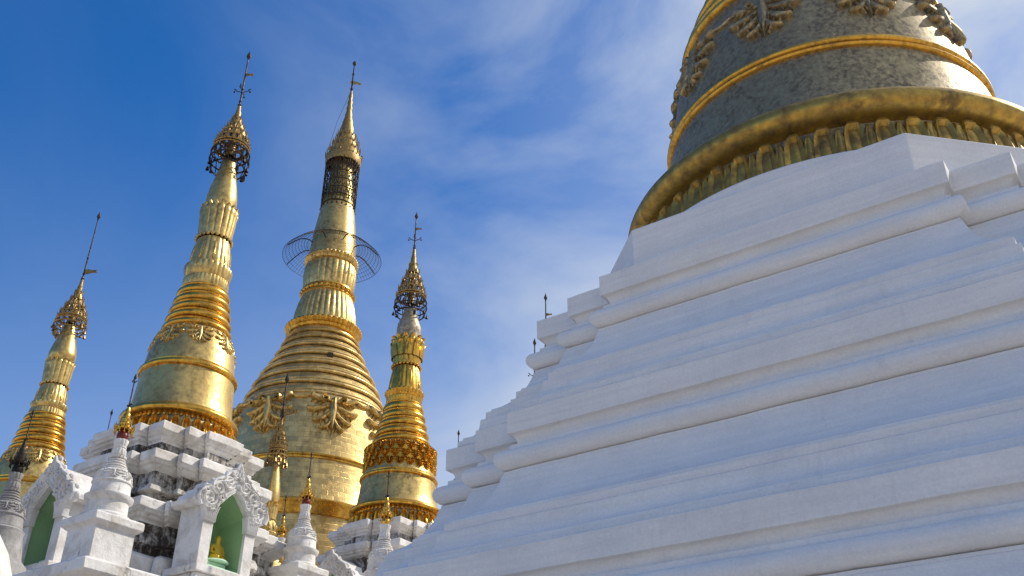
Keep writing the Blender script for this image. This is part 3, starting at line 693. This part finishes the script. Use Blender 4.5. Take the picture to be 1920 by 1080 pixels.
# ------------------------------------------------------------------ arched niches with carved gables
def niche(label, loc, rz, mats=('carved', 'white')):
    t = thing('niche_shrine', label, 'shrine niche', loc, rz, 'arched niches on the white terraces')
    # local: opening looks along -Y, x across, z up; floor at z = 0
    cap_z, W1, W0 = 1.08, .64, .39
    for m in (-1, 1):
        b = MB(); x0, x1 = sorted((m*W0, m*W1)); b.box(x0, x1, -.02, .06, -.02, .82); o = b.build('pillar', P['white'], t, bevel=.012)
        b = MB(); rows = []
        for z in (.80, .84, .95, 1.06, 1.10):
            e = .012+.05*max(0, (z-.82)/.28)**2; row = []
            for i in range(29):
                x = x0-e+(x1-x0+2*e)*i/28; row.append((x, -.035-e*.6-.026*abs(sin(i*pi/4)), z))
            rows.append([(x0-e, .07, z)]+row+[(x1+e, .07, z)])
        b.grid(rows[::1]); n = len(rows[0]); b.face(*range(n-1, -1, -1)); b.face(*range(4*n, 5*n)); b.build('capital', P[mats[0]], o)
    # gable slab with pointed arch
    outer = [(-.80, 1.06), (-.86, 1.2), (-.78, 1.36), (-.60, 1.46), (-.52, 1.60), (-.34, 1.70), (-.20, 1.84), (-.07, 1.92), (0, 2.06)]
    inner = [(-.37, 1.06), (-.37, 1.10), (-.33, 1.16), (-.27, 1.22), (-.21, 1.29), (-.15, 1.36), (-.09, 1.42), (-.04, 1.46), (0, 1.50)]
    b = MB(); depth = .26
    for m in (1, -1):
        L = []
        for (xo, zo), (xi, zi) in zip(outer, inner):
            L.append([b.vert((m*xi, .07, zi)), b.vert((m*xi, -.05, zi)), b.vert((m*xo, -.05, zo)), b.vert((m*xo, .07, zo)), b.vert((m*xi, .07, zi))])
        for a_, c_ in zip(L, L[1:]):
            for j in range(4): b.face(*(a_[j], a_[j+1], c_[j+1], c_[j]) if m > 0 else (a_[j], c_[j], c_[j+1], a_[j+1]))
        b.face(*L[0][:4])
    mf = lambda x, y, o: (x, -.05-o, y)
    for m in (-1, 1):
        for (cx, cz, r, a0, tn) in ((.60, 1.24, .20, pi/2, 1.6), (.44, 1.47, .15, 0, -1.5), (.20, 1.64, .15, pi, 1.5), (.70, 1.36, .09, 1, 1.3), (.08, 1.83, .10, pi/2, 1.2), (.33, 1.30, .08, 2, 1.2), (.52, 1.08, .08, 0, -1.2)):
            sp = spiral(m*cx, cz, r, a0 if m > 0 else pi-a0, tn*m, 24); ridge(b, sp, lambda t: .028, lambda t: .05, mf, 5)
            for j in range(5):
                q = spiral(m*cx, cz, r*1.12, a0+j*1.3, .12, 5, .9); ridge(b, q, lambda t: .02*sin(pi*min(.98, t+.05)), lambda t: .06, mf, 5)
        edge = [(m*x, z) for x, z in outer]; ridge(b, edge, lambda t: .035, lambda t: .05, mf, 5)
        edge = [(m*(x-.03), z+.03) for x, z in inner]; ridge(b, edge, lambda t: .022, lambda t: .045, mf, 5)
        for x, z in outer[1:]:
            b.ball((m*x*.99, .03, z-.02), .06, 7, 1.1)
        ridge(b, bez([(m*.62, 1.42), (m*.4, 1.75), (m*.1, 1.5), (m*.05, 1.95)], 14), lambda t: .03, lambda t: .055, mf, 5)
    b.build('gable', P[mats[0]], t)
    # side walls and the roof running back to the terrace
    b = MB()
    for m in (-1, 1): x0, x1 = sorted((m*.47, m*.60)); b.box(x0, x1, .06, .72, -.02, 1.16)
    b.build('side_wall', P['white'], t, bevel=.01)
    b = MB(); prof = [(.70, 1.10), (.80, 1.14), (.82, 1.22), (.70, 1.28), (.66, 1.38), (.56, 1.42), (.50, 1.54), (.38, 1.58), (.32, 1.72), (.18, 1.78), (.0, 1.90)]
    ring = [(x, z) for x, z in prof]+[(-x, z) for x, z in prof[::-1][1:]]
    fr = [(x, .10, z) for x, z in ring]; bk = [(x, .78, z) for x, z in ring]; b.grid([fr, bk])
    for x in (-1, 1): b.grid([[(x*.46, .15, 1.12), (x*.70, .15, 1.10)], [(x*.46, .78, 1.12), (x*.70, .78, 1.10)]])
    b.build('roof', P['white'], t, ang=25)
    # green painted recess
    b = MB(); k = [(-.37, 0), (-.37, 1.08), (-.18, 1.33), (0, 1.50), (.18, 1.33), (.37, 1.08), (.37, 0)]
    kb = [(-.38, 0), (-.38, 1.0), (-.19, 1.15), (0, 1.25), (.19, 1.15), (.38, 1.0), (.38, 0)]
    k = [(x*1.22, z+(.05 if z > 1 else 0)) for x, z in k]
    b.grid([[(x, .073, z) for x, z in k], [(x, .80, z) for x, z in kb]])
    i = [b.vert((x, .80, z)) for x, z in kb]; b.face(*i); b.build('recess', P['green'], t, ang=15)
    b = MB(); b.box(-.37, .37, .0, .80, -.02, .035); b.build('floor', P['palegreen'], t, bevel=.008)
    b = MB(); b.box(-.32, .32, .16, .80, .037, .10); b.box(-.27, .27, .26, .80, .102, .20); b.build('altar', P['palegreen'], t, bevel=.012)
    b = MB(); b.box(-.72, .72, -.14, .8, -.16, -.022); b.box(-.66, .66, -.08, .8, -.95, -.163); b.build('plinth', P['white'], t, bevel=.015)
    return t
Bv = Vector(BLOC); RN = RZ+0.0
def place(base, uu, nn, z): q = Vector(base)+AXU*uu+AXN*nn; return (q.x, q.y, z)
nR = niche('carved white niche with the yellow seated statue inside its green recess', place(BLOC, -2.85, 0.64, 6.33), RZ+pi/2)
nL = niche('carved white niche, dark green and empty, on the shaded left face of the terrace', place(BLOC, -0.72, 2.85, 6.22), RZ)
for q_ in (nR, nL): q_.scale = (.93,)*3
DLOC = (-3.161, 27.495, 0)
dup(nL, 'carved niche gable at the foot of the photo, just left of the white pagoda', place(DLOC, -0.35, 2.65, 7.0), RZ)
dm = thing('plaster_dome', 'smooth rounded white plaster dome, cut off by the bottom left corner', 'dome', (-6.05, 10.9, 3.98), RZ)
b = MB(); b.lathe([(.74, -.1), (.74, .12), (.72, .3), (.67, .55), (.58, .78), (.45, .97), (.28, 1.1), (.1, 1.16), (0, 1.17)], 64); b.build('dome', P['white'], dm)
b = MB(); b.lathe([(.85, -4.02), (.85, -.35), (.8, -.3), (.82, -.2), (.82, -.12), (.74, -.08)], 64); b.build('drum', P['white'], dm)
# seated statue
bm_v = [(0, 0, .06), (0, -.005, .14), (0, .0, .22), (0, 0, .27), (0, -.01, .335), (0, 0, .40), (.085, 0, .215), (.115, -.02, .14), (.07, -.085, .10), (-.085, 0, .215), (-.115, -.02, .14), (-.05, -.10, .085), (.13, -.05, .045), (.02, -.12, .04), (-.13, -.05, .045), (-.02, -.125, .05)]
bm_r = [.085, .068, .072, .03, .055, .016, .035, .026, .02, .035, .026, .02, .045, .03, .045, .03]
bm_e = [(0, 1), (1, 2), (2, 3), (3, 4), (4, 5), (2, 6), (6, 7), (7, 8), (2, 9), (9, 10), (10, 11), (0, 12), (12, 13), (0, 14), (14, 15)]
bz = place(BLOC, -2.85, .64, 0); bp = Vector((bz[0], bz[1], 0))+AXU*.36-AXN*.09
bud = thing('seated_statue', 'small yellow gilt statue seated cross legged on the pale green altar', 'statue', (bp.x, bp.y, 6.33+.19), RZ+pi/2)
bud.scale = (1.2,)*3
me = bpy.data.meshes.new('statue_body'); me.from_pydata(bm_v, bm_e, []); me.materials.append(P['yellow'])
ob = bpy.data.objects.new('statue_body', me); COL.objects.link(ob); ob.parent = bud; ob.location = (0, 0, .03)
ob.modifiers.new('skin', 'SKIN'); s_ = ob.modifiers.new('sub', 'SUBSURF'); s_.levels = s_.render_levels = 2
for i, v in enumerate(me.skin_vertices[0].data if me.skin_vertices else []): pass
if not me.skin_vertices: me.attributes  # layer is made by the modifier
import bmesh
bb = bmesh.new(); bb.from_mesh(me); sl = bb.verts.layers.skin.verify()
for i, v in enumerate(bb.verts): v[sl].radius = (bm_r[i], bm_r[i]); v[sl].use_root = (i == 0)
bb.to_mesh(me); bb.free()
b = MB(); b.lathe([(.02, 0), (.20, .002), (.21, .02), (.18, .045), (.02, .05)], 24); b.build('cushion', P['palegreen'], bud)

# ------------------------------------------------------------------ miniature white stupas
def mini(label, loc, mat='white', cap='red', pedestal=True, crown='bright', down=6.0, detail=True):
    t = thing('miniature_stupa', label, 'small stupa', loc, RZ, 'miniature white stupas')
    if pedestal:
        b = MB(); q = [(0.0, 0)]
        redent_loft(b, [(.34, -down), (.34, -.57), (.37, -.55), (.40, -.52), (.42, -.51), (.42, -.40), (.40, -.38)], q); b.build('pedestal', P['white'], t, bevel=.012)
        b = MB(); b.lathe([(.37, -.39), (.37, -.34), (.31, -.30), (.30, -.12), (.35, -.08), (.36, -.03), (.30, -.01)], 48); b.build('drum', P['white'], t)
    else:
        b = MB(); b.lathe([(.5, -down), (.5, -.6), (.4, -.5), (.33, -.1), (.35, -.05), (.30, -.01)], 48); b.build('drum', P[mat], t)
    b = MB(); bell = [(.30, -.02), (.305, .0), (.295, .02), (.285, .10), (.28, .17)]
    b.lathe(bell+[(.295, .175), (.30, .19), (.285, .205), (.275, .21), (.27, .25), (.255, .31), (.22, .37), (.19, .40)], 64)
    f = prof_r([(.275, .21), (.27, .25), (.255, .31), (.22, .37)])
    for k in range(8): palmette(b, on_lathe(f, k*pi/4+.2, .355), .09, .022, 5)
    b.build('bell', P[mat], t)
    b = MB()
    for i in range(4):
        r = .185-.022*i; z = .395+.05*i; b.lathe([(r-.03, z)]+torus_rows(r-.012, z+.002, z+.034, .016, 6)+[(r-.03, z+.036), (r-.035, z+.05)], 48)
    b.lathe([(.105, .59), (.115, .6, .01), (.118, .63, .012), (.10, .64)], 96, scal, 14)
    b.lathe([(.095, .64), (.10, .66, .012), (.092, .74, .014), (.085, .765)], 96, flute, 12); b.lathe([(.085, .76), (.098, .77), (.098, .785), (.085, .79)], 48)
    b.lathe([(.083, .79), (.088, .82, .01), (.098, .88, .016), (.095, .9, .016), (.06, .905)], 96, scal, 10); b.build('neck', P[mat], t)
    b = MB(); b.lathe([(.07, .90), (.085, .93), (.09, .97), (.075, 1.03), (.05, 1.09)], 32); b.build('cap', P[cap] if cap in P else G[cap], t)
    b = MB(); s = .95
    b.lathe([(.10, 1.06), (.135, 1.07), (.14, 1.10), (.10, 1.13), (.105, 1.17), (.07, 1.20), (.075, 1.25), (.05, 1.28), (.055, 1.33), (.035, 1.36), (.04, 1.40), (.02, 1.46)], 24)
    for k in range(12):
        a = 2*pi*k/12; b.tube([(.135*cos(a), .135*sin(a), 1.08), (.15*cos(a), .15*sin(a), 1.11), (.15*cos(a), .15*sin(a), 1.17)], [.018, .015, .004], 4)
        b.tube([(.135*cos(a), .135*sin(a), 1.08), (.137*cos(a), .137*sin(a), 1.03)], .006, 3); b.ball((.137*cos(a), .137*sin(a), 1.015), .017, 5)
    h = b.build('umbrella_finial', G[crown], t)
    b = MB(); b.tube([(0, 0, 1.40), (0, 0, 1.97)], [.016, .010], 6)
    for a in (.5, 2.1, 3.6, 5.2): b.tube([(0, 0, 1.90), (.035*cos(a), .035*sin(a), 1.91), (.045*cos(a), .045*sin(a), 1.935)], .008, 4)
    b.lathe([(.008, 1.95), (.024, 1.97), (.022, 1.995), (.004, 2.05)], 8); b.tube([(-.04, 0, 1.50), (0, 0, 1.49), (.045, .01, 1.52)], [.02, .012, .02], 5); b.build('rod', G['iron'], h)
    return t
m1 = mini('small white stupa with a red and gold top, on the pedestal between two niches', (-6.047, 14.782, 6.70), down=1.1)
m2 = mini('small stupa in painted grey shade, with a black cap, at the left edge of the photo', (-8.03, 15.75, 6.50), 'grey', 'black', False, 'iron')  # grey colour stands for the shade over this white stupa
m3 = dup(m1, 'small white stupa with a red and gold top, in front of the largest gold bell', (-4.13, 19.87, 7.40), None)
m4 = mini('small white stupa with a bright gold cap, touching the edge of the white pagoda', (-2.46, 19.58, 6.91), 'white', 'bright', False, 'bright')
m5 = dup(m4, 'small stupa whose dark gold tip shows right of the slender gilded stupa', (-5.85, 25.57, 8.45))

# copies far behind the buildings
far_copy(stB, 'stupa behind the white pagoda, only its tall iron tip showing above the upper steps', 1.13, 29.4, 18.95, 20.48)
far_copy(stB, 'stupa hidden behind the white pagoda, only its tip showing above the lower steps', -2.26, 40.94, 18.86, 20.48)
far_copy(stA, 'distant stupa whose thin tip shows just left of the white terrace', -16.47, 38.65, 18.8, 20.39)
o_ = far_copy(stB, 'small stupa behind the white pagoda, its umbrella edge peeping out beside the upper steps', 0.48, 18.7, 11.55, 12.7)
o_.scale = (.62,)*3
